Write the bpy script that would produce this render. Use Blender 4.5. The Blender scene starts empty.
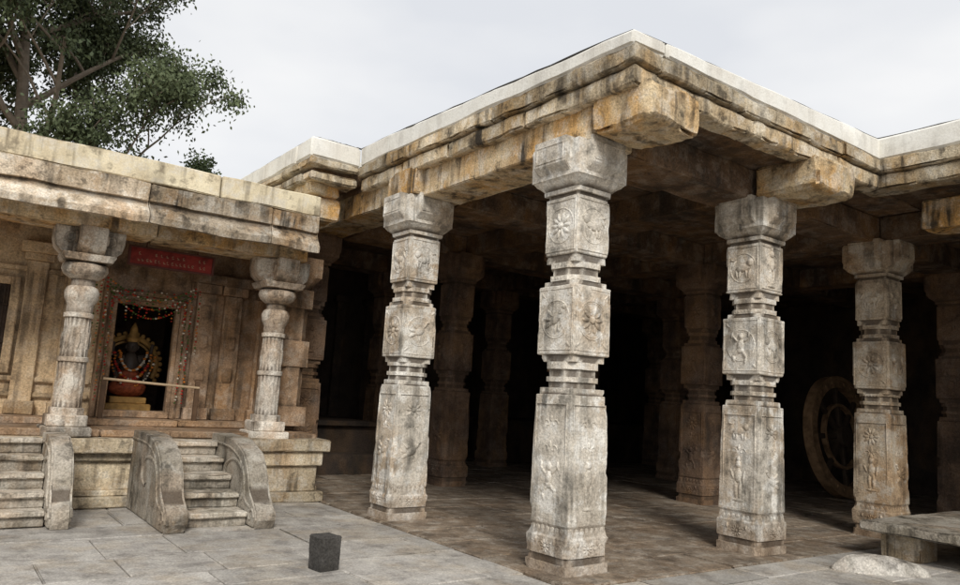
import bpy, bmesh, math, random
import numpy as np
from mathutils import Vector, Matrix, noise
random.seed(7); rng=np.random.default_rng(7)
sc=bpy.context.scene
V=Vector
# ------------------------------------------------------------ materials
def mk(name):
    m=bpy.data.materials.new(name); m.use_nodes=True
    nt=m.node_tree; nt.nodes.clear()
    o=nt.nodes.new('ShaderNodeOutputMaterial'); b=nt.nodes.new('ShaderNodeBsdfPrincipled')
    nt.links.new(b.outputs[0],o.inputs[0]); b.inputs['Roughness'].default_value=.9
    b.inputs['Specular IOR Level'].default_value=.2
    return m,nt,b
class G:
    def __init__(s,nt):
        s.nt=nt; s.geo=nt.nodes.new('ShaderNodeNewGeometry'); s.pos=s.geo.outputs['Position']
    def map(s,scale=(1,1,1),loc=(0,0,0),rot=(0,0,0)):
        n=s.nt.nodes.new('ShaderNodeMapping'); n.inputs['Scale'].default_value=scale; n.inputs['Location'].default_value=loc; n.inputs['Rotation'].default_value=rot
        s.nt.links.new(s.pos,n.inputs['Vector']); return n.outputs[0]
    def noise(s,scale,detail=5,rough=.6,vec=None,dist=0):
        n=s.nt.nodes.new('ShaderNodeTexNoise'); n.inputs['Scale'].default_value=scale; n.inputs['Detail'].default_value=detail
        n.inputs['Roughness'].default_value=rough; n.inputs['Distortion'].default_value=dist
        s.nt.links.new(vec if vec else s.pos,n.inputs['Vector']); return n.outputs[0]
    def ramp(s,fac,a,b,va=0,vb=1):
        n=s.nt.nodes.new('ShaderNodeMapRange'); n.inputs['From Min'].default_value=a; n.inputs['From Max'].default_value=b
        n.inputs['To Min'].default_value=va; n.inputs['To Max'].default_value=vb
        s.nt.links.new(fac,n.inputs['Value']); return n.outputs[0]
    def math(s,op,a,b):
        n=s.nt.nodes.new('ShaderNodeMath'); n.operation=op
        for i,x in enumerate((a,b)):
            if isinstance(x,(int,float)): n.inputs[i].default_value=x
            else: s.nt.links.new(x,n.inputs[i])
        return n.outputs[0]
    def mix(s,fac,a,b,mode='MIX'):
        n=s.nt.nodes.new('ShaderNodeMix'); n.data_type='RGBA'; n.blend_type=mode
        for i,x in ((0,fac),(6,a),(7,b)):
            if isinstance(x,(int,float)): n.inputs[i].default_value=x
            elif isinstance(x,tuple): n.inputs[i].default_value=(*x,1)
            else: s.nt.links.new(x,n.inputs[i])
        return n.outputs[2]
    def attr(s,name):
        n=s.nt.nodes.new('ShaderNodeAttribute'); n.attribute_name=name; return n.outputs['Fac']
    def bump(s,h,strength,dist,prev=None):
        n=s.nt.nodes.new('ShaderNodeBump'); n.inputs['Strength'].default_value=strength; n.inputs['Distance'].default_value=dist
        s.nt.links.new(h,n.inputs['Height'])
        return n.outputs[0]
def gray(g,v): 
    n=g.nt.nodes.new('ShaderNodeCombineColor')
    for i in range(3): g.nt.links.new(v,n.inputs[i])
    return n.outputs[0]
def stone(name,light,dark,ochre=(.36,.2,.08),och=.5,black=.4,blk=(.045,.038,.03),pale=.2,palec=(.66,.63,.56),speck=.25,rough=.9,bumpk=1,offs=0,tonek=.3,basedirt=0,crease_shade=0):
    m,nt,b=mk(name); g=G(nt)
    n1=g.noise(1.7,3,.65,g.map(loc=(offs,0,0)))
    c=g.mix(g.ramp(n1,.38,.6),dark,light)
    if och>0:
        n2=g.noise(1.3,3,.65,g.map((1,1,.5),loc=(3.7+offs,1.2,0)))
        c=g.mix(g.math('MULTIPLY',g.ramp(n2,.48,.6),och),c,ochre)
    n5=g.noise(4,4,.72,g.map(loc=(9+offs,4,2)))
    if pale>0: c=g.mix(g.math('MULTIPLY',g.ramp(n5,.5,.6),pale),c,palec)
    if black>0:
        n3=g.noise(1,3,.65,g.map((6,6,.45),loc=(offs,7,1)))
        f=g.math('MULTIPLY',g.ramp(n3,.5,.6),g.ramp(n1,.35,.6,1,.15))
        c=g.mix(g.math('MULTIPLY',f,black),c,blk)
        c=g.mix(g.math('MULTIPLY',g.ramp(n5,.44,.34),black*.75),c,blk)
    s1=g.noise(45,2,.75)
    t=g.attr('tone')
    k=g.math('MULTIPLY',g.ramp(s1,.32,.68,1-speck*1.2,1+speck*1.1),g.ramp(t,0,1,1-tonek,1+tonek))
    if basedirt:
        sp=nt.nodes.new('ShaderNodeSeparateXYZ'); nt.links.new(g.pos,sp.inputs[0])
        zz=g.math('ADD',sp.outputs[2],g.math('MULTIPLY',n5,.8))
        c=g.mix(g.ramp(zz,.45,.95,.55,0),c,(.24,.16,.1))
    c=g.mix(1,c,gray(g,k),'MULTIPLY')
    if crease_shade:
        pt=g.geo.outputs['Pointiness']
        c=g.mix(g.ramp(pt,.497,.46,0,crease_shade),c,(.07,.05,.035))  # ambient shade of concave creases painted into the base colour
    nt.links.new(c,b.inputs['Base Color']); b.inputs['Roughness'].default_value=rough
    h=g.math('ADD',g.noise(12,3,.75),g.math('MULTIPLY',s1,.3))
    nt.links.new(g.bump(h,.6*bumpk,.025),b.inputs['Normal'])
    return m
def plain(name,col,rough=.7,var=.2,scale=8,emi=None):
    m,nt,b=mk(name); g=G(nt)
    c=g.mix(1,col,gray(g,g.ramp(g.noise(scale,3,.65),.3,.7,1-var,1+var)),'MULTIPLY')
    nt.links.new(c,b.inputs['Base Color']); b.inputs['Roughness'].default_value=rough
    return m
M={}
M['col']=stone('granite_pillar_light',(.66,.61,.53),(.43,.385,.32),ochre=(.44,.29,.15),och=.4,black=.72,blk=(.07,.068,.06),pale=.75,palec=(.75,.73,.68),basedirt=1,crease_shade=.8,speck=.22,bumpk=.9)
M['colR']=stone('granite_pillar_brown',(.5,.41,.3),(.29,.21,.14),ochre=(.4,.23,.1),och=.45,black=.65,pale=.45,offs=4,basedirt=1,crease_shade=.8,speck=.22,bumpk=.9)
M['colD']=stone('granite_pillar_shaded',(.2,.13,.085),(.1,.066,.048),och=.3,black=.5,pale=.05,offs=8,crease_shade=.6)  # shaded copy of the pillar granite, hall dimness put into its colour
M['beam']=stone('beam_stone',(.6,.48,.31),(.38,.26,.14),ochre=(.54,.3,.09),och=.75,black=.95,pale=.4,offs=2,crease_shade=.6)
M['eave']=stone('eave_stone',(.55,.47,.34),(.34,.26,.16),ochre=(.46,.29,.12),och=.6,black=.95,pale=.4,offs=6,crease_shade=.7)
M['soff']=stone('soffit_stone',(.17,.11,.068),(.075,.05,.035),ochre=(.24,.13,.05),och=.5,black=.7,pale=.12,offs=1)  # shade under the roof put into a darker stone colour
M['dark']=stone('shaded_wall',(.06,.044,.034),(.03,.023,.019),och=.1,black=.4,pale=0)  # near-black colour carries the dimness of the interior
M['white']=stone('lime_plaster',(.8,.79,.74),(.72,.7,.64),och=.08,black=.3,blk=(.3,.28,.25),pale=.2,speck=.06,bumpk=.4,tonek=.05)
M['cream']=stone('cream_plaster',(.74,.66,.48),(.58,.5,.35),och=.12,black=.85,blk=(.17,.14,.1),pale=.5,speck=.1,bumpk=.5,tonek=.1)
M['corn']=stone('cornice_stone',(.56,.47,.36),(.32,.25,.17),och=.45,black=.95,pale=.5,offs=3,crease_shade=.6)
M['tan']=stone('tan_wall',(.6,.45,.28),(.42,.3,.18),och=.4,black=.6,pale=.15,offs=5,crease_shade=.8)
M['brown']=stone('brown_wall',(.36,.24,.15),(.2,.13,.08),och=.35,black=.6,pale=.15,offs=7,crease_shade=.8)
M['plinth']=stone('plinth_stone',(.58,.49,.35),(.38,.3,.2),och=.4,black=.8,pale=.4,offs=9,crease_shade=.6)
M['step']=stone('step_stone',(.48,.43,.36),(.28,.245,.19),och=.25,black=.8,pale=.35,offs=3.3,crease_shade=.8)
M['pave']=stone('paving_granite',(.44,.415,.38),(.33,.305,.275),ochre=(.38,.3,.2),och=.35,black=.5,blk=(.15,.14,.13),pale=.25,speck=.2,tonek=.14,bumpk=.8)
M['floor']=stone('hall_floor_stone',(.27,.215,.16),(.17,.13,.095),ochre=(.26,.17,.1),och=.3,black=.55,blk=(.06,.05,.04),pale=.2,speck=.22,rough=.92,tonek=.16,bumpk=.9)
M['post']=stone('dark_granite',(.075,.07,.065),(.04,.038,.035),och=0,black=.3,pale=.1,palec=(.2,.19,.18),speck=.3)
M['rock']=stone('painted_rock',(.6,.57,.52),(.3,.27,.23),och=.1,black=.7,pale=.5)
# ------------------------------------------------------------ geometry helpers
class B:
    def __init__(s): s.bm=bmesh.new(); s.t=s.bm.verts.layers.float.new('tone'); s.tone=.5
    def v(s,co): 
        v=s.bm.verts.new(co); v[s.t]=s.tone; return v
    def block(s,x0,x1,y0,y1,z0,z1,seg=.16,bev=.014,chip=.02,mat=None,tone=None,maxn=40):
        s.tone=random.random() if tone is None else tone
        def ax(a,b):
            L=b-a; bb=min(bev,L*.25); n=max(1,min(maxn,int(round((L-2*bb)/seg))))
            return [a]+[a+bb+(L-2*bb)*i/n for i in range(n+1)]+[b]
        X,Y,Z=ax(x0,x1),ax(y0,y1),ax(z0,z1); nx,ny,nz=len(X)-1,len(Y)-1,len(Z)-1
        c=V(((x0+x1)/2,(y0+y1)/2,(z0+z1)/2)); D={}
        sx,sy,sz=(x1-x0)/2,(y1-y0)/2,(z1-z0)/2
        def g(i,j,k):
            key=(i,j,k)
            if key in D: return D[key]
            p=V((X[i],Y[j],Z[k])); ex=[i in(0,nx),j in(0,ny),k in(0,nz)]
            if sum(ex)>=2:
                r=chip*max(0,noise.noise(p*4.3+V((s.tone*9,0,0)))*1.6-.1)+bev*.45
                q=p-c
                for a,sz_ in enumerate((sx,sy,sz)):
                    if ex[a]: p[a]-=math.copysign(min(r,sz_*.4),q[a])
            if mat: p=mat@p
            D[key]=s.v(p); return D[key]
        f=s.bm.faces.new
        for i in range(nx):
            for j in range(ny):
                f((g(i,j,nz),g(i+1,j,nz),g(i+1,j+1,nz),g(i,j+1,nz)))
                f((g(i,j,0),g(i,j+1,0),g(i+1,j+1,0),g(i+1,j,0)))
        for i in range(nx):
            for k in range(nz):
                f((g(i,0,k),g(i+1,0,k),g(i+1,0,k+1),g(i,0,k+1)))
                f((g(i,ny,k),g(i,ny,k+1),g(i+1,ny,k+1),g(i+1,ny,k)))
        for j in range(ny):
            for k in range(nz):
                f((g(0,j,k),g(0,j,k+1),g(0,j+1,k+1),g(0,j+1,k)))
                f((g(nx,j,k),g(nx,j+1,k),g(nx,j+1,k+1),g(nx,j,k+1)))
    def loft(s,prof,cx=0,cy=0,n=48,dz=.06,tone=.5):
        s.tone=tone
        rings=[prof[0]]
        for a,b in zip(prof,prof[1:]):
            k=max(1,int(math.ceil(abs(b[0]-a[0])/dz))) if a[2]==b[2] else 1
            for i in range(1,k+1):
                t=i/k; rings.append((a[0]+(b[0]-a[0])*t,a[1]+(b[1]-a[1])*t,b[2]))
        prev=None; q=n//4
        corners=[(-1,-1),(1,-1),(1,1),(-1,1)]
        for (z,w,sh) in rings:
            cur=[]
            for i in range(n):
                a=corners[i//q]; b=corners[(i//q+1)%4]; t=(i%q)/q
                x=a[0]+(b[0]-a[0])*t; y=a[1]+(b[1]-a[1])*t
                if sh=='r' or sh=='f':
                    L=math.hypot(x,y); ang=math.atan2(y,x); x/=L;y/=L
                    if sh=='f': k=1-.05*abs(math.sin(ang*8)); x*=k;y*=k
                else:
                    cut={'s':.03,'o':.5,'c':.2}[sh]; ex=abs(x)+abs(y)-(2-cut)
                    if ex>0: x-=math.copysign(ex/2,x); y-=math.copysign(ex/2,y)
                cur.append(s.v((cx+x*w,cy+y*w,z)))
            if prev:
                for i in range(n):
                    s.bm.faces.new((prev[i],prev[(i+1)%n],cur[(i+1)%n],cur[i]))
            else: s.bm.faces.new(cur[::-1])
            prev=cur
        s.bm.faces.new(prev)
    def blob(s,M4,r,sub=1):
        ret=bmesh.ops.create_icosphere(s.bm,subdivisions=sub,radius=1,matrix=M4@Matrix.Diagonal((*r,1)))
        for v in ret['verts']: v[s.t]=s.tone
        return ret
    def torus(s,M4,R,r,nu=28,nv=6,a0=0,a1=2*math.pi,R1=None):
        closed=abs(a1-a0-2*math.pi)<1e-6 and R1 is None; rows=[]; N=nu if closed else nu+1
        for i in range(N):
            t=i/nu; a=a0+(a1-a0)*t; RR=R if R1 is None else R+(R1-R)*t
            rows.append([s.v(M4@V(((RR+r*math.cos(b))*math.cos(a),(RR+r*math.cos(b))*math.sin(a),r*math.sin(b)))) for b in [2*math.pi*j/nv for j in range(nv)]])
        for i in range(nu):
            A=rows[i];C=rows[(i+1)%N]
            for j in range(nv): s.bm.faces.new((A[j],C[j],C[(j+1)%nv],A[(j+1)%nv]))
    def tube(s,pts,rad,nv=8):
        prev=None
        for i,p in enumerate(pts):
            p=V(p); d=(V(pts[min(i+1,len(pts)-1)])-V(pts[max(i-1,0)])).normalized()
            u=d.orthogonal().normalized(); w=d.cross(u)
            if prev is not None:
                u=(pu-d*pu.dot(d)).normalized(); w=d.cross(u)
            pu=u; r=rad[i] if isinstance(rad,(list,tuple)) else rad
            cur=[s.v(p+(u*math.cos(a)+w*math.sin(a))*r) for a in [2*math.pi*j/nv for j in range(nv)]]
            if prev:
                for j in range(nv): s.bm.faces.new((prev[j],prev[(j+1)%nv],cur[(j+1)%nv],cur[j]))
            else: s.bm.faces.new(cur[::-1])
            prev=cur
        s.bm.faces.new(prev)
    def extrude(s,outline,x0,x1,axis='x',bev=.012,tone=.5):
        s.tone=tone
        def P(a,z,x): return (x,a,z) if axis=='x' else (a,x,z)
        A=[s.v(P(a,z,x0)) for a,z in outline]; C=[s.v(P(a,z,x1)) for a,z in outline]
        fs=[s.bm.faces.new(A),s.bm.faces.new(C[::-1])]; n=len(A)
        for i in range(n): fs.append(s.bm.faces.new((A[i],C[i],C[(i+1)%n],A[(i+1)%n])))
        ed=[e for f in fs[:2] for e in f.edges]
        bmesh.ops.bevel(s.bm,geom=ed,offset=bev,segments=2,affect='EDGES')
    def rough(s,amp=.008,freq=5,amp2=.003):
        for v in s.bm.verts:
            p=v.co
            v.co=p+noise.noise_vector(p*freq)*amp+noise.noise_vector(p*freq*5)*amp2
    def done(s,name,mat,parent=None,smooth=35,loc=None):
        bmesh.ops.recalc_face_normals(s.bm,faces=s.bm.faces)
        me=bpy.data.meshes.new(name); s.bm.to_mesh(me); s.bm.free()
        if smooth:
            me.polygons.foreach_set('use_smooth',[True]*len(me.polygons)); me.set_sharp_from_angle(angle=math.radians(smooth))
        me.materials.append(mat); o=bpy.data.objects.new(name,me); sc.collection.objects.link(o)
        if parent: o.parent=parent
        return o
def empty(name,loc=(0,0,0)):
    e=bpy.data.objects.new(name,None); sc.collection.objects.link(e); e.empty_display_size=.3; return e
def frame(origin,u,v,n):
    m=Matrix.Identity(4)
    for i,a in enumerate((u,v,n)):
        a=V(a)
        for r in range(3): m[r][i]=a[r]
    m.translation=V(origin); return m
def rot2(F,x,y,ang): return F@Matrix.Translation((x,y,0))@Matrix.Rotation(ang,4,'Z')
def relief(b,F,kind,s=1.0,d=.021,flip=1):
    P=lambda x,y,a,rx,ry,k=1: b.blob(rot2(F,flip*x*s,y*s,flip*a),(rx*s,ry*s,d*k),2)
    if kind=='lotus':
        for i in range(10):
            a=i*math.pi/5; P(.085*math.cos(a),.085*math.sin(a),a,.05,.021)
        P(0,0,0,.035,.035,1.5)
    elif kind=='lion':
        P(0,.0,.1,.1,.05,1.3); P(.1,.06,0,.045,.05,1.6); P(-.12,.05,1,.06,.014); P(-.14,.1,-.3,.03,.012)
        for x,a in ((-.08,.2),(-.04,-.3),(.05,.2),(.09,-.2)): P(x,-.07,a,.017,.055)
    elif kind=='dancer':
        P(0,.0,.1,.042,.065,1.4); P(0,.1,0,.032,.038,1.6); P(0,-.06,0,.05,.03,1.2)
        P(-.05,-.1,-.6,.02,.06); P(.06,-.09,.9,.02,.055); P(.08,-.14,-.3,.018,.045); P(-.07,-.16,.3,.017,.045)
        P(-.07,.06,.9,.015,.05); P(.07,.07,-.8,.015,.05); P(-.1,.11,0,.014,.04); P(.11,.11,.2,.014,.04)
    elif kind=='stand':
        P(0,.05,0,.045,.085,1.4); P(0,.17,0,.034,.042,1.6); P(0,.225,0,.022,.03,1.2)
        P(-.025,-.1,.05,.022,.1,1.2); P(.028,-.1,-.05,.022,.1,1.2); P(-.07,.04,.15,.015,.075); P(.075,.06,-.4,.015,.06); P(0,-.21,0,.08,.018)
    elif kind=='bird':
        P(0,0,.5,.075,.045,1.4); P(.07,.07,.9,.045,.018,1.3); P(.1,.11,0,.022,.02,1.5); P(-.09,-.05,.5,.06,.025); P(-.1,.0,-.2,.06,.018); P(-.08,.06,-.8,.05,.016); P(.01,-.09,0,.012,.045); P(.05,-.08,.2,.012,.04)
    elif kind=='scroll':
        for sx in (-1,1):
            b.torus(rot2(F,sx*.06*s,0,0)@Matrix.Diagonal((sx,1,1,1)),.055*s,.009*s,16,5,0,4.6,.012*s)
        P(0,.06,0,.02,.04)
def frame_strip(b,F,w,h,t=.012,d=.012):
    for x0,x1,y0,y1 in ((-w,w,h-t,h),(-w,w,-h,-h+t),(-w,-w+t,-h+t,h-t),(w-t,w,-h+t,h-t)):
        b.block(x0,x1,y0,y1,-.01,d,seg=.3,bev=.003,chip=0,mat=F,tone=.5)
# ------------------------------------------------------------ big carved pillars
def pillar(name,x,y,mat,seed=0,full=True,zb=0,lean=(0,0)):
    random.seed(100+seed); b=B(); r=lambda a:random.uniform(-a,a)
    j=[r(.03) for _ in range(8)]
    w1,w2,w3=.262+r(.006),.256+r(.006),.236+r(.006)
    pr=[(0,.286,'s'),(.10,.288,'s'),(.102,.27,'s'),(.17,.268,'s'),(.172,.284,'s'),(.33+j[0],.286,'s'),(.35+j[0],.272,'s'),(.43+j[0],.258,'s'),
        (.455+j[0],w1+.012,'s'),(.475+j[0],w1+.012,'s'),(1.28,w1+.002,'s'),(1.70+j[1],w1-.006,'s'),(1.705+j[1],w1-.012,'s'),
        (1.707+j[1],.23,'s'),(1.77+j[1],.228,'s'),(1.772+j[1],.216,'o'),(1.83+j[1],.216,'o'),(1.832+j[1],.238,'o'),(1.88+j[1],.238,'o'),(1.882+j[1],.212,'o'),(1.955+j[1],.212,'o'),(1.957+j[1],.238,'o'),(2.01,.238,'o'),(2.012,.222,'s'),(2.08,.224,'s'),
        (2.082,w2-.006,'s'),(2.09,w2,'s'),(2.76,w2,'s'),(2.768,w2-.006,'s'),
        (2.77,.224,'s'),(2.82,.222,'s'),(2.822,.234,'o'),(2.875,.234,'o'),(2.877,.208,'o'),(2.95,.208,'o'),(2.952,.23,'o'),(3.01,.23,'o'),(3.012,.212,'s'),(3.09,.212,'s'),
        (3.092,w3-.006,'s'),(3.1,w3,'s'),(3.68,w3,'s'),(3.682,w3-.018,'s'),(3.72,w3-.018,'s'),(3.722,w3+.02,'s'),(3.765,w3+.024,'s'),(3.767,.25,'s'),(3.82,.31,'s'),(3.86,.34,'s'),(3.862,.35,'s'),(4.2,.352,'s'),(4.22,.345,'s')]
    b.loft(pr,dz=.05)
    for a in range(2):
        R=Matrix.Rotation(a*math.pi/2,4,'Z')
        L=.425 if a==0 else .422
        out=[(-L,4.25-a*.003),(-L,3.985),(-L+.015,3.96),(-.27,3.83),(.27,3.83),(L-.015,3.96),(L,3.985),(L,4.25-a*.003)]
        n0=len(b.bm.verts)
        b.extrude(out,-.24,.24,'x',bev=.008)
        for v in list(b.bm.verts)[n0:]: v.co=R@v.co
        for s_ in (-1,1):
            F=R@frame((0,s_*L,4.1),(s_,0,0),(0,0,1),(0,s_,0)); frame_strip(b,F,.2,.09,.012,.008)
    if full:
        kinds=['lotus','lion','dancer','bird','stand','lion','dancer','lotus','bird']
        for f in range(4):
            R=Matrix.Rotation(f*math.pi/2,4,'Z')
            def FF(z,w): return R@frame((0,-w,z),(1,0,0),(0,0,1),(0,-1,0))
            k=random.choice(kinds); k2=random.choice([q for q in kinds if q!=k]); fl=random.choice((-1,1))
            F=FF(2.43,w2-.002); b.torus(F,.19,.01); b.torus(F,.17,.006); relief(b,F,k,1.0 if k=='stand' else 1.12,flip=fl); frame_strip(b,F,.24,.31,.01,.008)
            for sx in(-1,1):
                for sy in(-1,1): b.blob(rot2(F,sx*.19,sy*.25,sx*sy*.785),(.045,.018,.014))
            F=FF(3.39,w3-.002); frame_strip(b,F,.21,.265,.012,.01); relief(b,F,k2,1.05,flip=-fl); b.torus(F,.18,.008)
            F=FF(1.05,w1+.004); frame_strip(b,F,.22,.55,.01,.008)
            relief(b,FF(.82+random.uniform(0,.1),w1+.006),random.choice(['stand','dancer','bird']),1.1,.015,fl)
            relief(b,FF(1.4,w1+.001),random.choice(['lotus','scroll','lion']),.9,.013); relief(b,FF(1.16,w1+.003),'scroll',.85,.013)
            F=FF(.25,.283); relief(b,rot2(F,-.13,0,0),'scroll',.8); relief(b,rot2(F,.13,0,0),'scroll',.8); relief(b,F,'lotus',.5,.014)
            F=FF(.4,.264)
            for i in range(7): b.blob(rot2(F,-.2+.067*i,0,0),(.03,.045,.013))
            for i in range(5): b.blob(rot2(FF(1.986,.235),-.09+.045*i,0,0),(.018,.02,.008)); b.blob(rot2(FF(2.85,.232),-.09+.045*i,0,0),(.018,.02,.008))
    b.rough(.005,3.0,.003)
    for v in b.bm.verts:
        p=v.co
        if p.z<3.8 and abs(abs(p.x)-abs(p.y))<.03 and abs(p.x)>.2:
            q=p+V((seed*3.1,0,0)); c=max(0,noise.noise(q*6)-.2)*.08
            v.co.x-=math.copysign(c,p.x); v.co.y-=math.copysign(c,p.y)
    o=b.done(name,mat,smooth=24); o.location=(x,y,zb); o.scale=(1,1,(4.25-zb)/4.25)
    o.rotation_euler=(lean[0],lean[1],r(.02)); return o
PN='carved_stone_pillar'
pillar(PN,-.03,-.03,M['col'],1,lean=(-.004,-.008)); pillar(PN,-.1,3.12,M['col'],2); pillar(PN,2.88,-.12,M['col'],3,lean=(.0,.006)); pillar(PN,5.98,-.16,M['colR'],4)
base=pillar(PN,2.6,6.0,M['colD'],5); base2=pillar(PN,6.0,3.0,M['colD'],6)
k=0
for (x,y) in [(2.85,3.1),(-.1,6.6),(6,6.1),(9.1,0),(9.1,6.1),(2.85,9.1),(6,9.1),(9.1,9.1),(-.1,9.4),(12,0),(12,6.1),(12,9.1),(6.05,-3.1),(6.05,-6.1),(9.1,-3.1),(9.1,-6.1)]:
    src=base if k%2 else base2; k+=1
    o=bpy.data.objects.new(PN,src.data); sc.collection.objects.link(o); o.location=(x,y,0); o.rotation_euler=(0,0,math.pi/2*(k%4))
# ------------------------------------------------------------ main hall
random.seed(5)
hall=empty('temple_hall')
def run(b,axis,a0,a1,lo,hi,z0,z1,lens=(.9,1.8),jit=.012,**kw):
    a=a0
    while a<a1-.05:
        L=random.uniform(*lens); e=min(a+L,a1)
        if a1-e<.35: e=a1
        j=random.uniform(-jit,jit); jz=random.uniform(-jit,jit)*.5; g=.006
        if axis=='x': b.block(a+g,e-g,lo+j,hi,z0+jz,z1+jz,**kw)
        else: b.block(lo+j,hi,a+g,e-g,z0+jz,z1+jz,**kw)
        a=e
b=B()
b.block(-.31,.3,-.42,2.68,4.2,4.61,chip=.05,tone=.75)
b.block(-.42,.34,2.70,3.46,4.23,4.61,chip=.06,tone=.45)
b.block(-.3,.3,3.48,6.3,4.24,4.61,chip=.04,tone=.3)
b.rough(.014,2.5,.005); b.done('side_beams',M['beam'],hall)
b=B()
b.block(-.35,.39,-1.19,-.44,4.22,4.6,chip=.12,bev=.04,seg=.07,tone=.6)
b.block(2.56,3.38,-1.16,-.33,4.22,4.6,chip=.12,bev=.04,seg=.07,tone=.45)
b.block(5.2,5.72,-1.7,-1.1,4.2,4.6,chip=.05,bev=.03,seg=.09,tone=.9)
b.block(-1.1,-.6,4.6,5.25,4.45,4.68,chip=.04,bev=.03,seg=.09,tone=.9)
b.block(-.95,-.55,4.7,5.2,4.1,4.45,chip=.04,bev=.03,seg=.09,tone=.7)
b.rough(.04,3.2,.014); b.done('projecting_corbels',M['beam'],hall)
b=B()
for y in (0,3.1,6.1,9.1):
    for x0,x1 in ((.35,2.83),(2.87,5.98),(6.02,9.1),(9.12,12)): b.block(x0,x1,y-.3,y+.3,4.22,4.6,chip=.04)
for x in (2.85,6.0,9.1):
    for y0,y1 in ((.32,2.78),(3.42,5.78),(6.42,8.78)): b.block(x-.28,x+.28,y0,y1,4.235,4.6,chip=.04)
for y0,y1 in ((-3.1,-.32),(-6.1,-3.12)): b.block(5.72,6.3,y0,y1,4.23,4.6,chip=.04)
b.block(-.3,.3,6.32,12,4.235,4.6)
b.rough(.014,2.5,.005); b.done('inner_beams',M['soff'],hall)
b=B()
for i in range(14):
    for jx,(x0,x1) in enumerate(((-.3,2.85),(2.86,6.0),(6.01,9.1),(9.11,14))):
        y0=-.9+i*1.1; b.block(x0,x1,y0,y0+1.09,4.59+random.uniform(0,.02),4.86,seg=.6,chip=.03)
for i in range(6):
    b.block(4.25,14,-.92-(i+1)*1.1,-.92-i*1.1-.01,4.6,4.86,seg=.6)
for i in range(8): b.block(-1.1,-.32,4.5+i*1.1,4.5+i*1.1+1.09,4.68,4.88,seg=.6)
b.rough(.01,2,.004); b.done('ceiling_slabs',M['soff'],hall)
b=B()
def eaves(z0,z1,o,**kw):
    run(b,'y',-1.08-o,4.36,-.43-o,-.1,z0,z1,**kw)
    run(b,'x',-.08,4.2-o,-1.06-o,-.8,z0,z1,**kw)
    run(b,'y',-7,-.82,4.17-o,4.5,z0,z1,**kw)
    run(b,'x',-1.2-o,-.45,4.38-o,4.7,z0+.06,z1,**kw)
    run(b,'y',4.72,14,-1.2-o,-.9,z0+.06,z1,**kw)
eaves(4.545,4.735,0,chip=.09,bev=.025,jit=.02,seg=.11)
eaves(4.74,4.91,.05,chip=.07,bev=.02,jit=.014,lens=(1.2,2.4),seg=.11)
b.rough(.022,3,.01); b.done('stone_eaves',M['eave'],hall)
b=B()
def lime(x0,x1,y0,y1): b.block(x0,x1,y0,y1,4.915,5.065,seg=.2,bev=.03,chip=.03,tone=.6)
lime(-.46,-.0,-1.09,4.33); lime(0.01,4.18,-1.09,-.6); lime(4.14,4.7,-7,-.58); lime(-1.23,-.44,4.35,4.9); lime(-1.23,-.8,4.91,14)
b.block(-.1,14,-.7,14,4.87,5.02,seg=1.5,tone=.5); b.block(4.6,14,-7,-.7,4.87,5.021,seg=1.5,tone=.5); b.block(-.9,-.1,4.85,14,4.87,5.03,seg=1.5,tone=.5)
for v in b.bm.verts:
    d=max(v.co.x+.45,0)+max(v.co.y+1.05,0)
    if v.co.z>4.95: v.co.z+=.15*min(1,d/4.6)
b.rough(.018,1.8,.004); b.done('lime_roof_edge',M['white'],hall)
b=B()
for pts in ([(4.2,-7),(4.2,-1.03),(-.42,-1.03),(-.42,4.4),(-1.18,4.4),(-1.18,13)],):
    P=[]
    for (p,q) in zip(pts,pts[1:]):
        n=24
        for i in range(n): P.append((p[0]+(q[0]-p[0])*i/n,p[1]+(q[1]-p[1])*i/n))
    P.append(pts[-1])
    b.tube([(x,y,5.07+.15*min(1,(max(x+.45,0)+max(y+1.05,0))/4.6)+random.uniform(-.006,.006)) for x,y in P],.012,6)
b.done('roof_edge_bead',M['post'],hall)
b=B()
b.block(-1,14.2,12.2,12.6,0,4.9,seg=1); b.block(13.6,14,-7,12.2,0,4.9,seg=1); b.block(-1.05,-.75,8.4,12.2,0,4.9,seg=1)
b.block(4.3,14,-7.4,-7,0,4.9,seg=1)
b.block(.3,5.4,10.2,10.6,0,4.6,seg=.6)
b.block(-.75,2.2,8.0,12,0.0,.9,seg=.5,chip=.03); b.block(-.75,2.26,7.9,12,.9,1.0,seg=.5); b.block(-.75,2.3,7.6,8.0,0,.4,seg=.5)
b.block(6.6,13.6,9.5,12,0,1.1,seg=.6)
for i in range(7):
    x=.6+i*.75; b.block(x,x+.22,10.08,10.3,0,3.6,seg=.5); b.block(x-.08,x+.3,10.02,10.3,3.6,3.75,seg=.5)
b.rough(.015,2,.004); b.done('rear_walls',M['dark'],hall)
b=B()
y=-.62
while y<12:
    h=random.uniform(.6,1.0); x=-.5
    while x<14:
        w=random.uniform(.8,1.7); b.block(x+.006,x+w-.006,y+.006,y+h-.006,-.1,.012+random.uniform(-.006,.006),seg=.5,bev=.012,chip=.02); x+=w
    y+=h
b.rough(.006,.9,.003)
b.done('hall_floor',M['floor'],None)
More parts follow.
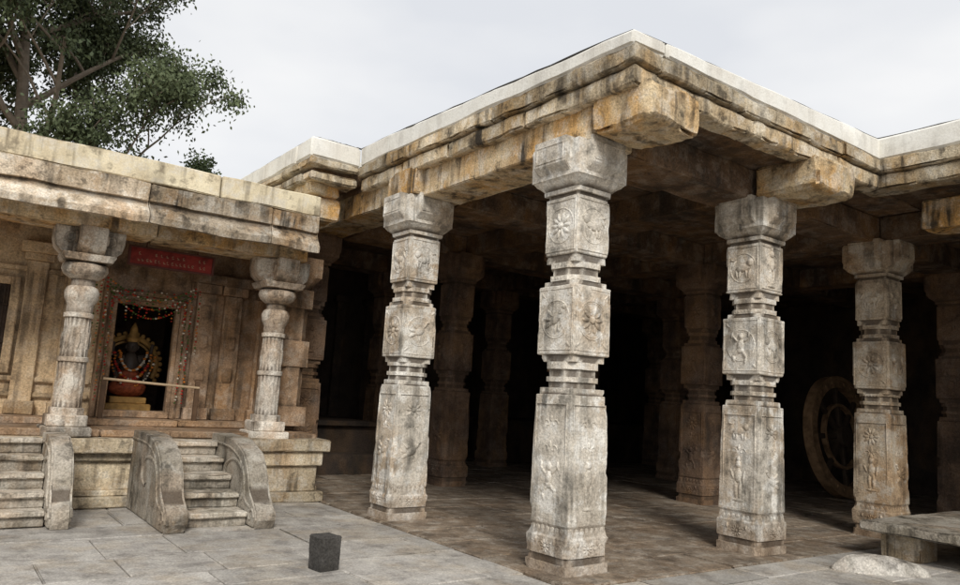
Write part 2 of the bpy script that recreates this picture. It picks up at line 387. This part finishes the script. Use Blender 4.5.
# ------------------------------------------------------------ paving and ground
b=B(); random.seed(11)
y=-8.5
while y<5.0:
    h=random.uniform(.5,.95)
    if y<-.62<y+h: h=-.62-y
    x=-16+random.uniform(-1,0)
    while x<14:
        w=random.uniform(.6,1.9)
        if y>=-.63:
            if x>-.6: break
            e=min(x+w,-.51)
        else: e=x+w
        b.block(x+.005,e-.005,y+.005,y+h-.005,-.12,random.uniform(-.006,.007),seg=.5,bev=.01,chip=.03)
        x=e if e==x+w else 99
    y+=h
b.rough(.006,.9,.003)
b.done('stone_paving',M['pave'])
b=B(); s=400
vs=[b.v(c) for c in((-s,-s,-.05),(s,-s,-.05),(s,s,-.05),(-s,s,-.05))]; b.bm.faces.new(vs)
b.done('ground',stone('earth_ground',(.2,.16,.11),(.12,.1,.07),och=.3,black=.2,pale=.1),smooth=None)
# ------------------------------------------------------------ shrine building (left)
random.seed(21)
shr=empty('shrine_building')
b=B()
XL,XR=-13,-.5
def plinthrun(z0,z1,y,xr=XR,lens=(1.0,2.0),**kw): run(b,'x',XL,xr,y,8,z0,z1,lens=lens,**kw)
plinthrun(0,.13,4.64,seg=.3); plinthrun(.13,.2,4.72,seg=.3); plinthrun(.2,.55,4.8,seg=.3,chip=.03); plinthrun(.55,.66,4.73,seg=.3,chip=.03)
plinthrun(.66,.84,4.62,seg=.25,chip=.05,lens=(1.2,2.2)); 
b.block(-1.62,-.42,4.56,5.3,.70,.87,chip=.05); b.block(-1.55,-.5,4.62,5.3,.5,.695,chip=.04); b.block(-1.5,-.55,4.68,5.3,.14,.5,chip=.03); b.block(-1.58,-.46,4.58,5.3,0.002,.14,chip=.03)
b.rough(.01,3,.004); b.done('plinth',M['plinth'],shr)
b=B(); run(b,'x',XL,-.52,4.85,6.5,.84,.93,lens=(.8,1.5),seg=.5); run(b,'x',XL,-.5,5.7,9,.93,1.02,lens=(.8,1.5),seg=.5)
b.rough(.006); b.done('floor_slabs',M['brown'],shr)
b=B(); run(b,'x',XL,-1.0,4.64,5.25,3.42,3.74,lens=(2.4,2.6),chip=.04); b.rough(.012,2.5,.004); b.done('front_beam',M['beam'],shr)
b=B()
prof=[(4.66,3.6),(4.26,3.5),(4.2,3.5),(4.19,3.585),(4.22,3.62),(4.27,3.69),(4.35,3.76),(4.36,3.79),(4.31,3.8),(4.3,4.02),(4.9,4.03),(4.9,3.6)]
x=XL
while x<-1.05:
    e=min(x+random.uniform(1.0,2.1),-1.02)
    if -1.02-e<.5: e=-1.02
    b.extrude(prof,x+.006,e-.006,'x',bev=.01,tone=random.random()); x=e
bmesh.ops.subdivide_edges(b.bm,edges=[e for e in b.bm.edges if e.calc_length()>.35],cuts=8)
b.rough(.025,3,.008); b.done('cornice',M['corn'],shr)
b=B(); run(b,'x',XL,-1.0,4.335,4.8,4.04,4.33,lens=(3,4),seg=.2,chip=.05,jit=.004); b.block(XL,-1.0,4.8,9,3.96,4.2,seg=1)
b.rough(.016,2.2,.005); b.done('parapet',M['cream'],shr)
b=B(); 
for i in range(5): b.block(XL,-1.0,5.26+i*.8,5.26+i*.8+.79,3.62,3.9,seg=1)
b.block(-1.05,-.75,5.9,9,0.9,3.9,seg=.5)
b.rough(.01); b.done('ceiling',M['brown'],shr)
b=B(); yw=6.3
b.block(XL,-3.36,yw,yw+.4,.93,3.65,seg=.4,tone=.5)
for px in (-5.2,-4.22,-3.72):
    w=.13; b.block(px-w,px+w,yw-.1,yw+.1,1.02,3.1,seg=.3,tone=.6); b.block(px-w-.04,px+w+.04,yw-.14,yw+.1,1.02,1.2,seg=.3); b.block(px-w-.05,px+w+.05,yw-.15,yw+.1,3.1,3.2,seg=.3); b.block(px-w-.1,px+w+.1,yw-.18,yw+.1,3.2,3.36,seg=.3)
for z in (1.25,1.45,2.95): b.block(XL,-3.4,yw-.06,yw+.05,z,z+.07,seg=.4)
for (x0,x1,z0,z1) in ((-4.98,-4.86,1.55,2.85),(-4.5,-4.39,1.55,2.85),(-4.86,-4.5,2.74,2.85),(-4.86,-4.5,1.55,1.66)): b.block(x0,x1,yw-.09,yw+.05,z0,z1,seg=.3,tone=.7)
b.rough(.008); b.done('left_wall',M['tan'],shr)
b=B(); b.block(-4.86,-4.5,yw-.02,yw+.02,1.66,2.74,seg=.5,chip=0)
for i in range(5): b.tube([(-4.8+.06*i,yw-.04,1.62),(-4.8+.06*i,yw-.04,2.78)],.011,6)
for z in (1.95,2.45): b.block(-4.87,-4.49,yw-.055,yw-.03,z,z+.03,seg=.5,bev=.003,chip=0)
b.done('barred_window',M['dark'],shr)
b=B()
b.block(-2.14,-.75,yw,yw+.4,.93,3.65,seg=.4,tone=.5); b.block(-3.36,-2.14,yw,yw+.4,2.86,3.65,seg=.4,tone=.4)
for px in (-1.92,-1.5,-.95):
    w=.14; b.block(px-w,px+w,yw-.1,yw+.1,1.02,2.95,seg=.3,tone=.8); b.block(px-w-.04,px+w+.04,yw-.14,yw+.1,1.02,1.2,seg=.3); b.block(px-w-.06,px+w+.06,yw-.15,yw+.1,2.95,3.1,seg=.3); b.block(px-w-.12,px+w+.12,yw-.18,yw+.1,3.1,3.25,seg=.3)
    for z in (1.6,2.1,2.55): b.block(px-.08,px+.08,yw-.13,yw-.05,z,z+.22,seg=.1,bev=.03)
for i,(o,d) in enumerate(((0,.12),(.07,.08),(.13,.04))):
    b.block(-3.36+o,-3.29+o,yw-d,yw+.1,1.02,2.86-o,seg=.3,tone=.3+.2*i); b.block(-2.21-o,-2.14-o,yw-d,yw+.1,1.02,2.86-o,seg=.3,tone=.3+.2*i); b.block(-3.29+o,-2.21-o,yw-d,yw+.1,2.79-o,2.86-o,seg=.3,tone=.3+.2*i)
b.block(-3.2,-2.3,yw-.08,yw+.2,1.02,1.12,seg=.3)
b.rough(.008); b.done('door_wall',M['brown'],shr)
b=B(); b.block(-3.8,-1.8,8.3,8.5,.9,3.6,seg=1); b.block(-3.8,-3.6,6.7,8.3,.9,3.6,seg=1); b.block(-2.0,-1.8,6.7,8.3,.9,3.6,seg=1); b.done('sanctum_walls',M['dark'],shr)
b=B(); 
b.loft([(1.02,.25,'s'),(1.3,.25,'s'),(1.31,.2,'o'),(1.9,.2,'o'),(1.91,.22,'s'),(2.3,.22,'s'),(2.31,.19,'o'),(2.8,.19,'o'),(2.81,.22,'s'),(3.1,.22,'s'),(3.11,.2,'o'),(3.3,.3,'s'),(3.6,.3,'s')],-.78,5.55)
b.rough(.008); b.done('inner_pier',M['brown'],shr)
def spillar(x,y,seed,mat):
    random.seed(seed); b=B(); z=.84
    b.block(-.27,.27,-.27,.27,z,z+.12,seg=.2); b.block(-.22,.22,-.22,.22,z+.12,z+.26,seg=.2,chip=.01)
    b.loft([(z+.24,.185,'o'),(z+.34,.185,'o'),(z+.35,.165,'f'),(z+.9,.162,'f'),(z+.91,.178,'r'),(z+.96,.178,'r'),(z+.97,.158,'f'),(z+1.45,.15,'f'),(z+1.46,.17,'r'),(z+1.51,.17,'r'),(z+1.52,.148,'r'),(z+1.62,.15,'r'),(z+1.7,.19,'r'),(z+1.78,.2,'r'),(z+1.84,.17,'r'),(z+1.86,.135,'r'),(z+1.93,.135,'r'),(z+1.95,.17,'r'),(z+2.0,.24,'r'),(z+2.06,.27,'r'),(z+2.12,.26,'r'),(z+2.15,.2,'r'),(z+2.16,.27,'s'),(z+2.22,.3,'s'),(z+2.24,.3,'s'),(z+2.25,.2,'s'),(z+2.58,.2,'s')],n=64)
    for a in range(2):
        R=Matrix.Rotation(a*math.pi/2,4,'Z'); L=.4 if a==0 else .36
        out=[(-L,z+2.58),(-L,z+2.42),(-L+.03,z+2.32),(-L+.1,z+2.25),(-.1,z+2.22),(.1,z+2.22),(L-.1,z+2.25),(L-.03,z+2.32),(L,z+2.42),(L,z+2.58)]
        n0=len(b.bm.verts); b.extrude(out,-.17+a*.01,.17-a*.01,'y',bev=.012)
        for v in list(b.bm.verts)[n0:]: v.co=R@v.co
        for s_ in (-1,1):
            F=R@frame((0,-.17*s_,z+2.42),(s_,0,0),(0,0,1),(0,-s_,0))
            b.torus(rot2(F,-.22,0,0),.1,.022,20,6,0,6.0,.02); b.torus(rot2(F,.22,0,0)@Matrix.Diagonal((-1,1,1,1)),.1,.022,20,6,0,6.0,.02)
            b.blob(rot2(F,0,.02,0),(.09,.1,.04),2); b.torus(F@Matrix.Translation((0,.02,.01)),.1,.015)
    for f in range(8):
        a=f*math.pi/4; F=Matrix.Rotation(a,4,'Z')@frame((0,-.16,z+.62),(1,0,0),(0,0,1),(0,-1,0))
        b.blob(F,(.03,.12,.012)); b.blob(F@Matrix.Translation((0,.55,0)),(.028,.12,.01))
    b.rough(.005,5,.002)
    o=b.done('shrine_pillar',mat,smooth=40); o.location=(x,y,0); return o
M['scol']=stone('shrine_pillar_stone',(.62,.57,.5),(.36,.31,.25),och=.4,black=.7,pale=.55,offs=12,crease_shade=.8)
spillar(-3.82,4.98,1,M['scol']); spillar(-1.28,4.98,2,M['scol'])
sg=empty('shrine_sign_board')
b=B(); b.block(-3.2,-2.08,5.6,5.63,3.17,3.4,seg=.5,bev=.004,chip=0); b.done('red_board',plain('sign_red',(.26,.035,.028),.6,.4),sg)
b=B()
for a in ((-3.23,-2.05,5.585,5.64,3.4,3.425),(-3.23,-2.05,5.585,5.64,3.145,3.17),(-3.23,-3.2,5.585,5.64,3.17,3.4),(-2.08,-2.05,5.585,5.64,3.17,3.4)): b.block(*a,seg=.5,bev=.003,chip=0)
for x in (-3.0,-2.3): b.tube([(x,5.62,3.42),(x,5.62,3.7)],.008,6)
b.done('sign_frame',plain('sign_frame_paint',(.12,.05,.04),.6),sg)
b=B(); random.seed(3)
for row,(z,n) in enumerate(((3.33,13),(3.24,17))):
    for i in range(n):
        if random.random()<.15: continue
        x=-3.12+(i+.5)*.96/n+random.uniform(-.006,.006)
        F=frame((x,5.597,z),(1,0,0),(0,0,1),(0,-1,0))
        b.torus(F,.014,.0035,10,4,random.uniform(0,3),random.uniform(4,6),.01); b.block(-.013,.016,-.024,-.019,-.003,.003,seg=1,bev=.001,chip=0,mat=F)
b.done('lettering',plain('sign_yellow',(.45,.36,.24),.5),sg)
bp=empty('wooden_barrier_pole')
b=B(); b.tube([(-3.3,5.85,1.56),(-2.7,5.85,1.53),(-2.0,5.85,1.5)],.018,10); b.done('pole',plain('bamboo',(.45,.34,.22),.6),bp)
b=B()
for x in (-3.28,-2.02): b.block(x-.03,x+.03,5.85,5.91,.9,1.6,seg=.3,bev=.006,chip=0)
b.done('pole_posts',plain('dark_wood',(.1,.06,.035),.6),bp)
gar=empty('flower_garlands'); random.seed(9)
cols={'red':(.38,.03,.02),'orange':(.5,.17,.03),'white':(.6,.55,.45),'green':(.07,.12,.03)}
gb={k_:B() for k_ in cols}
def bead(p,r=.022,ks=('red','red','orange','white','green','green')):
    k_=random.choice(ks); gb[k_].tone=.5; gb[k_].blob(Matrix.Translation(p),(r,r,r*.8))
def strand(x,y,z0,z1):
    z=z0
    while z>z1: bead(V((x+random.uniform(-.012,.012),y+random.uniform(-.01,.01),z)),random.uniform(.011,.02)); z-=.045
for i in range(14): strand(-3.34+.09*i,6.12,2.86,2.84-random.uniform(.12,.45)-(.25 if i in(0,1,12,13) else 0))
for x in (-3.34,-3.26,-2.24,-2.16): strand(x,6.13,2.7,1.25)
for k2 in range(3):
    for i in range(36):
        t=i/35; bead(V((-3.36+1.22*t,6.08,2.98-k2*.06-.25*math.sin(math.pi*t)*(1+.3*k2))),.018)
for x in (-3.5,-3.43,-2.06): strand(x,6.1,2.95,2.0)
for R_,rr in ((.2,.028),(.27,.028),(.33,.024)):
    for i in range(30):
        a=math.pi+.25+(math.pi-.5)*i/29
        bead(V((-2.75+R_*math.cos(a)+random.uniform(-.01,.01),6.86,1.98+R_*1.9*math.sin(a)+.1)),rr*random.uniform(.7,1.1),('orange','orange','red','white') if R_>.25 else ('orange','white'))
for k_,bb in gb.items(): bb.done('flowers_'+k_,plain('petals_'+k_,cols[k_],.7),gar)
dei=empty('deity_statue'); cx,cy=-2.75,7.02
b=B(); b.tone=.5
b.blob(Matrix.Translation((cx,cy,1.75)),(.13,.1,.24),3); b.blob(Matrix.Translation((cx,cy-.03,2.07)),(.085,.085,.11),3)
b.blob(Matrix.Translation((cx,cy-.115,2.06)),(.016,.02,.03),2)
for s_ in (-1,1):
    b.blob(Matrix.Translation((cx+s_*.033,cy-.105,2.085)),(.014,.01,.008),2); b.blob(Matrix.Translation((cx+s_*.088,cy-.03,2.06)),(.016,.02,.035),2)
    b.tube([(cx+s_*.12,cy-.02,1.9),(cx+s_*.24,cy-.06,1.72),(cx+s_*.2,cy-.18,1.6)],[.045,.04,.03]); b.tube([(cx+s_*.1,cy,1.9),(cx+s_*.27,cy-.02,1.94),(cx+s_*.28,cy-.08,2.12)],[.04,.035,.025])
b.done('figure',plain('dark_stone_image',(.07,.055,.045),.4),dei)
b=B(); b.tone=.5; b.blob(Matrix.Translation((cx,cy,1.44)),(.27,.19,.15),3); b.blob(Matrix.Translation((cx,cy-.02,1.62)),(.16,.125,.13),3)
b.rough(.02,9,.01); b.done('silk_cloth',plain('red_silk',(.28,.07,.03),.6,.5,20),dei)
b=B(); b.block(cx-.32,cx+.32,cy-.25,cy+.3,.95,1.2,seg=.2); b.block(cx-.26,cx+.26,cy-.2,cy+.25,1.2,1.3,seg=.2)
b.loft([(2.14,.09,'r'),(2.2,.1,'r'),(2.26,.07,'r'),(2.36,.05,'r'),(2.44,.01,'r')],cx,cy-.02,n=16)
F=frame((cx,cy+.15,1.8),(1,0,0),(0,0,1),(0,-1,0)); b.torus(F,.42,.04,36,8,-.5,math.pi+.5,.421); b.torus(F,.35,.018,36,6,-.5,math.pi+.5,.351)
for i in range(23):
    a=-.5+i*(math.pi+1.0)/22; b.blob(F@Matrix.Translation((.48*math.cos(a),.48*math.sin(a),0)),(.035,.035,.02),2)
b.done('halo_arch',plain('tarnished_brass',(.38,.22,.07),.5,.4),dei)
# ------------------------------------------------------------ staircases
def balus(b,x0,x1,yb,yf,h):
    L=yb-yf; o=[(yb,0.0),(yb,h)]
    pts=[(.02,1),(.3,1.0),(.45,.985),(.58,.94),(.69,.86),(.77,.74),(.82,.6),(.84,.47),(.86,.36),(.9,.3),(.96,.27),(1.0,.2),(1.01,.1),(.98,0.0)]
    o+=[(yb-L*a,h*c_) for a,c_ in pts]
    b.extrude(o,x0,x1,'x',bev=.02,tone=random.random())
    for xs,sg_ in ((x0,-1),(x1,1)):
        F=frame((xs,yb-L*.5,h*.5),(0,-1*1,0),(0,0,1),(sg_,0,0))
        b.torus(F@Matrix.Diagonal((L/h*.8,1,1,1)),h*.36,.02,30,6,-.6,4.6,h*.08)
        b.torus(frame((xs,yb-L*.93,h*.14),(0,-1,0),(0,0,1),(sg_,0,0)),h*.1,.016,16,5,0,6,.02)
        arc=[V((xs,yb-L*a*.93,h*c_*.9)) for a,c_ in pts[:11]]; b.tube(arc,.016,6)
def stairs(x0,x1,yb,yf,n,h,bals):
    e=empty('stone_staircase'); b=B()
    for i in range(n):
        ya=yf+.12+(yb-yf-.1)*i/n; z0=h*i/n; z1=h*(i+1)/n
        b.block(x0,x1,ya+.035,yb,max(z0,.001),z1-.06,seg=.25,bev=.01,chip=.02,tone=.2); b.block(x0,x1,ya-.015,yb-.01,z1-.059,z1,seg=.15,bev=.012,chip=.05,tone=.8)
    b.rough(.012,4,.005); b.done('steps',M['step'],e)
    for k_,(a,c_,yff,hh) in enumerate(bals):
        b=B(); balus(b,a,c_,yb,yff,hh); b.rough(.01,4,.004); b.done(f'balustrade_{k_+1}',M['step'],e)
random.seed(31)
stairs(-2.83,-2.12,4.66,2.9,5,.84,[(-3.08,-2.835,2.8,.95),(-2.115,-1.87,2.8,.93)])
stairs(-6.4,-4.08,4.66,3.4,5,.84,[(-4.07,-3.86,3.35,.9),(-6.62,-6.41,3.35,.9)])
# ------------------------------------------------------------ small things
b=B(); b.loft([(0,.098,'s'),(.02,.1,'s'),(.27,.103,'s'),(.285,.106,'s'),(.297,.098,'s'),(.3,.06,'s')],n=32); b.rough(.006,6,.003)
o=b.done('stone_post',M['post']); o.location=(-2.18,.84,0); o.rotation_euler=(0,0,.15)
be=empty('stone_bench')
b=B(); b.block(4.12,8.2,-3.1,-.78,.3,.42,seg=.2,chip=.08,bev=.02)
b.rough(.02,2.5,.006); b.done('slab_top',M['step'],be)
b=B(); b.block(4.3,4.75,-1.4,-.95,0,.3,chip=.04); b.block(4.25,4.7,-2.7,-2.2,0,.3,chip=.04); b.block(7.4,7.9,-1.3,-.9,0,.3); b.rough(.015); b.done('slab_supports',M['plinth'],be)
b=B(); b.tone=.5; b.blob(Matrix.Translation((3.36,-1.44,.04))@Matrix.Rotation(math.radians(-36),4,'Z'),(.52,.22,.15),5)
for v in b.bm.verts:
    v.co+=noise.noise_vector(v.co*2.6)*.1
    if v.co.z>.14: v.co.z=.14+(v.co.z-.14)*.5
b.rough(.012,9,.004); b.done('painted_boulder',M['rock'])
wh=empty('wooden_chariot_wheel'); F=frame((10.35,2.75,1.27),V((1,.0,0)).normalized(),V((.0,.12,1)).normalized(),V((.0,-1,.12)).normalized())
b=B(); b.tone=.5
def ring(b,F,R0,R1,d0,d1,n=48):
    rows=[[b.v(F@V((R*math.cos(a),R*math.sin(a),d))) for R,d in((R0,d0),(R1,d0),(R1,d1),(R0,d1))] for a in [2*math.pi*i/n for i in range(n)]]
    for i in range(n):
        A=rows[i];C=rows[(i+1)%n]
        for j in range(4): b.bm.faces.new((A[j],A[(j+1)%4],C[(j+1)%4],C[j]))
ring(b,F,1.02,1.24,-.08,.08); ring(b,F,1.2,1.26,-.1,.1); ring(b,F,.62,.68,-.05,.05)
for i in range(28): b.blob(F@Matrix.Translation((1.12*math.cos(i*.2244),1.12*math.sin(i*.2244),.08)),(.05,.05,.03))
b.done('rim',plain('old_wood',(.27,.17,.095),.7,.5,5),wh)
b=B()
for i in range(8): b.block(.18,1.03,-.05,.05,-.04,.04,seg=.4,bev=.01,chip=0,mat=F@Matrix.Rotation(i*math.pi/4,4,'Z'))
ring(b,F,.02,.22,-.14,.14,24); b.done('spokes_and_hub',plain('old_wood_dark',(.07,.05,.035),.7),wh)
# ------------------------------------------------------------ trees
def tree(name,x,y,h,crown,seed,nleaf,base_frac=.45,leaf=(.2,.055),droop=.7,spread=.5,col=(.055,.085,.03),maxlev=4):
    random.seed(seed); rg=np.random.default_rng(seed)
    e=empty(name); bb=B(); tips=[]
    def branch(p,d,L,r,lev):
        n=5; P=[p.copy()]; 
        for i in range(n):
            d=(d+V((random.uniform(-.25,.25),random.uniform(-.25,.25),random.uniform(-.06,.2)))).normalized() if lev else (d+V((random.uniform(-.06,.06),random.uniform(-.06,.06),.1))).normalized(); P.append(P[-1]+d*L/n)
        bb.tube(P,[r*(1-.6*i/n) for i in range(n+1)],5 if lev else 10)
        if lev>=maxlev or L<.7: tips.append(P[-1]); return
        k_=random.randint(3,4)+(6 if lev==0 else 0)
        for i in range(k_):
            t=random.uniform(.4,1) if lev else base_frac+(1-base_frac)*(i+.5)/k_; idx=min(n-1,int(t*n)); q=P[idx].lerp(P[idx+1],t*n-idx)
            a=random.uniform(0,2*math.pi) if lev else i*2.4+random.uniform(-.4,.4); up=random.uniform(.2,.9)
            nd=(V((math.cos(a),math.sin(a),up))*.8+d*.35).normalized()
            branch(q,nd,(crown*random.uniform(.75,1) if lev==0 else L*random.uniform(.5,.72)),r*.42*(1.1-.4*t)+.01,lev+1)
        tips.append(P[-1])
    branch(V((x,y,-.05)),V((0,0,1)),h*.8,h*.016+.06,0)
    bb.done('trunk_and_limbs',plain('bark_'+name,(.22,.18,.14),.9),e)
    T=np.array([tuple(t) for t in tips]); per=max(1,nleaf//len(T))
    c=np.repeat(T,per,0); n=len(c); sz=np.repeat(rg.uniform(.5,1.2,len(T)),per)
    off=rg.normal(0,1,(n,3))*spread*sz[:,None]; off[:,2]=off[:,2]*.8-np.abs(rg.normal(0,1,n))*spread*.5
    c=c+off
    d=rg.normal(0,1,(n,3)); d[:,2]-=droop*1.5; d/=np.linalg.norm(d,axis=1)[:,None]
    w=np.cross(d,rg.normal(0,1,(n,3))); w/=np.linalg.norm(w,axis=1)[:,None]
    l=leaf[0]*rg.uniform(.6,1.3,n)[:,None]; ww=leaf[1]*rg.uniform(.7,1.3,n)[:,None]
    vs=np.stack([c,c+d*l*.45+w*ww,c+d*l,c+d*l*.45-w*ww],1).reshape(-1,3)
    me=bpy.data.meshes.new('foliage'); me.vertices.add(n*4); me.vertices.foreach_set('co',vs.ravel())
    me.loops.add(n*4); me.loops.foreach_set('vertex_index',np.arange(n*4)); me.polygons.add(n)
    me.polygons.foreach_set('loop_start',np.arange(n)*4); me.polygons.foreach_set('loop_total',np.full(n,4)); me.update()
    at=me.attributes.new('tone','FLOAT','POINT'); tn=np.repeat(np.clip(np.repeat(rg.uniform(0,1,len(T)),per)*.6+rg.uniform(0,.4,n),0,1),4); at.data.foreach_set('value',tn)
    m,nt,b_=mk('leaves_'+name); g=G(nt)
    cc=g.mix(g.attr('tone'),tuple(v*.55 for v in col),(col[0]*1.7,col[1]*1.5,col[2]*1.5)); nt.links.new(cc,b_.inputs['Base Color']); b_.inputs['Roughness'].default_value=.6
    me.materials.append(m); o=bpy.data.objects.new('foliage',me); sc.collection.objects.link(o); o.parent=e
    return len(T),vs[:,0].max(),vs[:,2].max()
c1=tree('eucalyptus_tree',-3.4,24,18,5.6,3,120000,.42,(.17,.045),.8,.37,(.08,.11,.055))
tree('eucalyptus_tree',-8.5,27,19,5,8,50000,.45,(.17,.045),.8,.34,(.08,.11,.055))
c2=tree('bushy_tree',2.5,25,12.2,1.2,5,7000,.6,(.14,.05),.2,.2,(.06,.09,.04),3)
print('tips',c1,c2)
# ------------------------------------------------------------ camera
f=747.0;th=math.radians(3.5);p=math.radians(8.06)
fw0=V((.588,.809,0)).normalized(); r0=V((fw0.y,-fw0.x,0)); fw=fw0*math.cos(p)+V((0,0,math.sin(p))); up0=r0.cross(fw)
rt=r0*math.cos(th)+up0*math.sin(th); up=up0*math.cos(th)-r0*math.sin(th)
cam=bpy.data.cameras.new('camera'); co=bpy.data.objects.new('camera',cam); sc.collection.objects.link(co)
m=Matrix.Identity(4)
for i,a in enumerate((rt,up,-fw)):
    for r_ in range(3): m[r_][i]=a[r_]
m.translation=V((-5.28,-5.56,1.6)); co.matrix_world=m; cam.sensor_width=36; cam.lens=f/960*36; cam.clip_end=1500; cam.clip_start=.05
sc.camera=co
# ------------------------------------------------------------ light
el=math.radians(37); sd=V((-.45,-.89,0)).normalized()*math.cos(el)+V((0,0,math.sin(el)))
sun=bpy.data.lights.new('sun','SUN'); sun.energy=2.5; sun.angle=math.radians(16); sun.color=(1,.96,.89)
so=bpy.data.objects.new('sun',sun); sc.collection.objects.link(so); so.rotation_euler=sd.to_track_quat('Z','Y').to_euler(); so.location=(0,0,20)
w=bpy.data.worlds.new('World'); sc.world=w; w.use_nodes=True; nt=w.node_tree; nt.nodes.clear()
out=nt.nodes.new('ShaderNodeOutputWorld'); bg=nt.nodes.new('ShaderNodeBackground'); nt.links.new(bg.outputs[0],out.inputs[0]); bg.inputs[1].default_value=.1
sky=nt.nodes.new('ShaderNodeTexSky'); sky.sky_type='NISHITA'; sky.sun_disc=False; sky.sun_elevation=el; sky.sun_rotation=math.atan2(sd.x,sd.y)
tc=nt.nodes.new('ShaderNodeTexCoord'); mp=nt.nodes.new('ShaderNodeMapping'); mp.inputs['Scale'].default_value=(1,1,2.5); nt.links.new(tc.outputs['Generated'],mp.inputs[0])
nz=nt.nodes.new('ShaderNodeTexNoise'); nz.inputs['Scale'].default_value=2.2; nz.inputs['Detail'].default_value=4; nt.links.new(mp.outputs[0],nz.inputs['Vector'])
cr=nt.nodes.new('ShaderNodeValToRGB'); cr.color_ramp.elements[0].position=.35; cr.color_ramp.elements[0].color=(.8,.82,.86,1); cr.color_ramp.elements[1].position=.65; cr.color_ramp.elements[1].color=(.98,.98,.98,1)
nt.links.new(nz.outputs[0],cr.inputs[0])
sc10=nt.nodes.new('ShaderNodeVectorMath'); sc10.operation='SCALE'; sc10.inputs['Scale'].default_value=10.0; nt.links.new(cr.outputs[0],sc10.inputs[0])
mx=nt.nodes.new('ShaderNodeMix'); mx.data_type='RGBA'; mx.inputs[0].default_value=.93; nt.links.new(sky.outputs[0],mx.inputs[6]); nt.links.new(sc10.outputs[0],mx.inputs[7]); nt.links.new(mx.outputs[2],bg.inputs[0])
sc.view_settings.view_transform='Standard'; sc.view_settings.look='None'; sc.view_settings.exposure=0
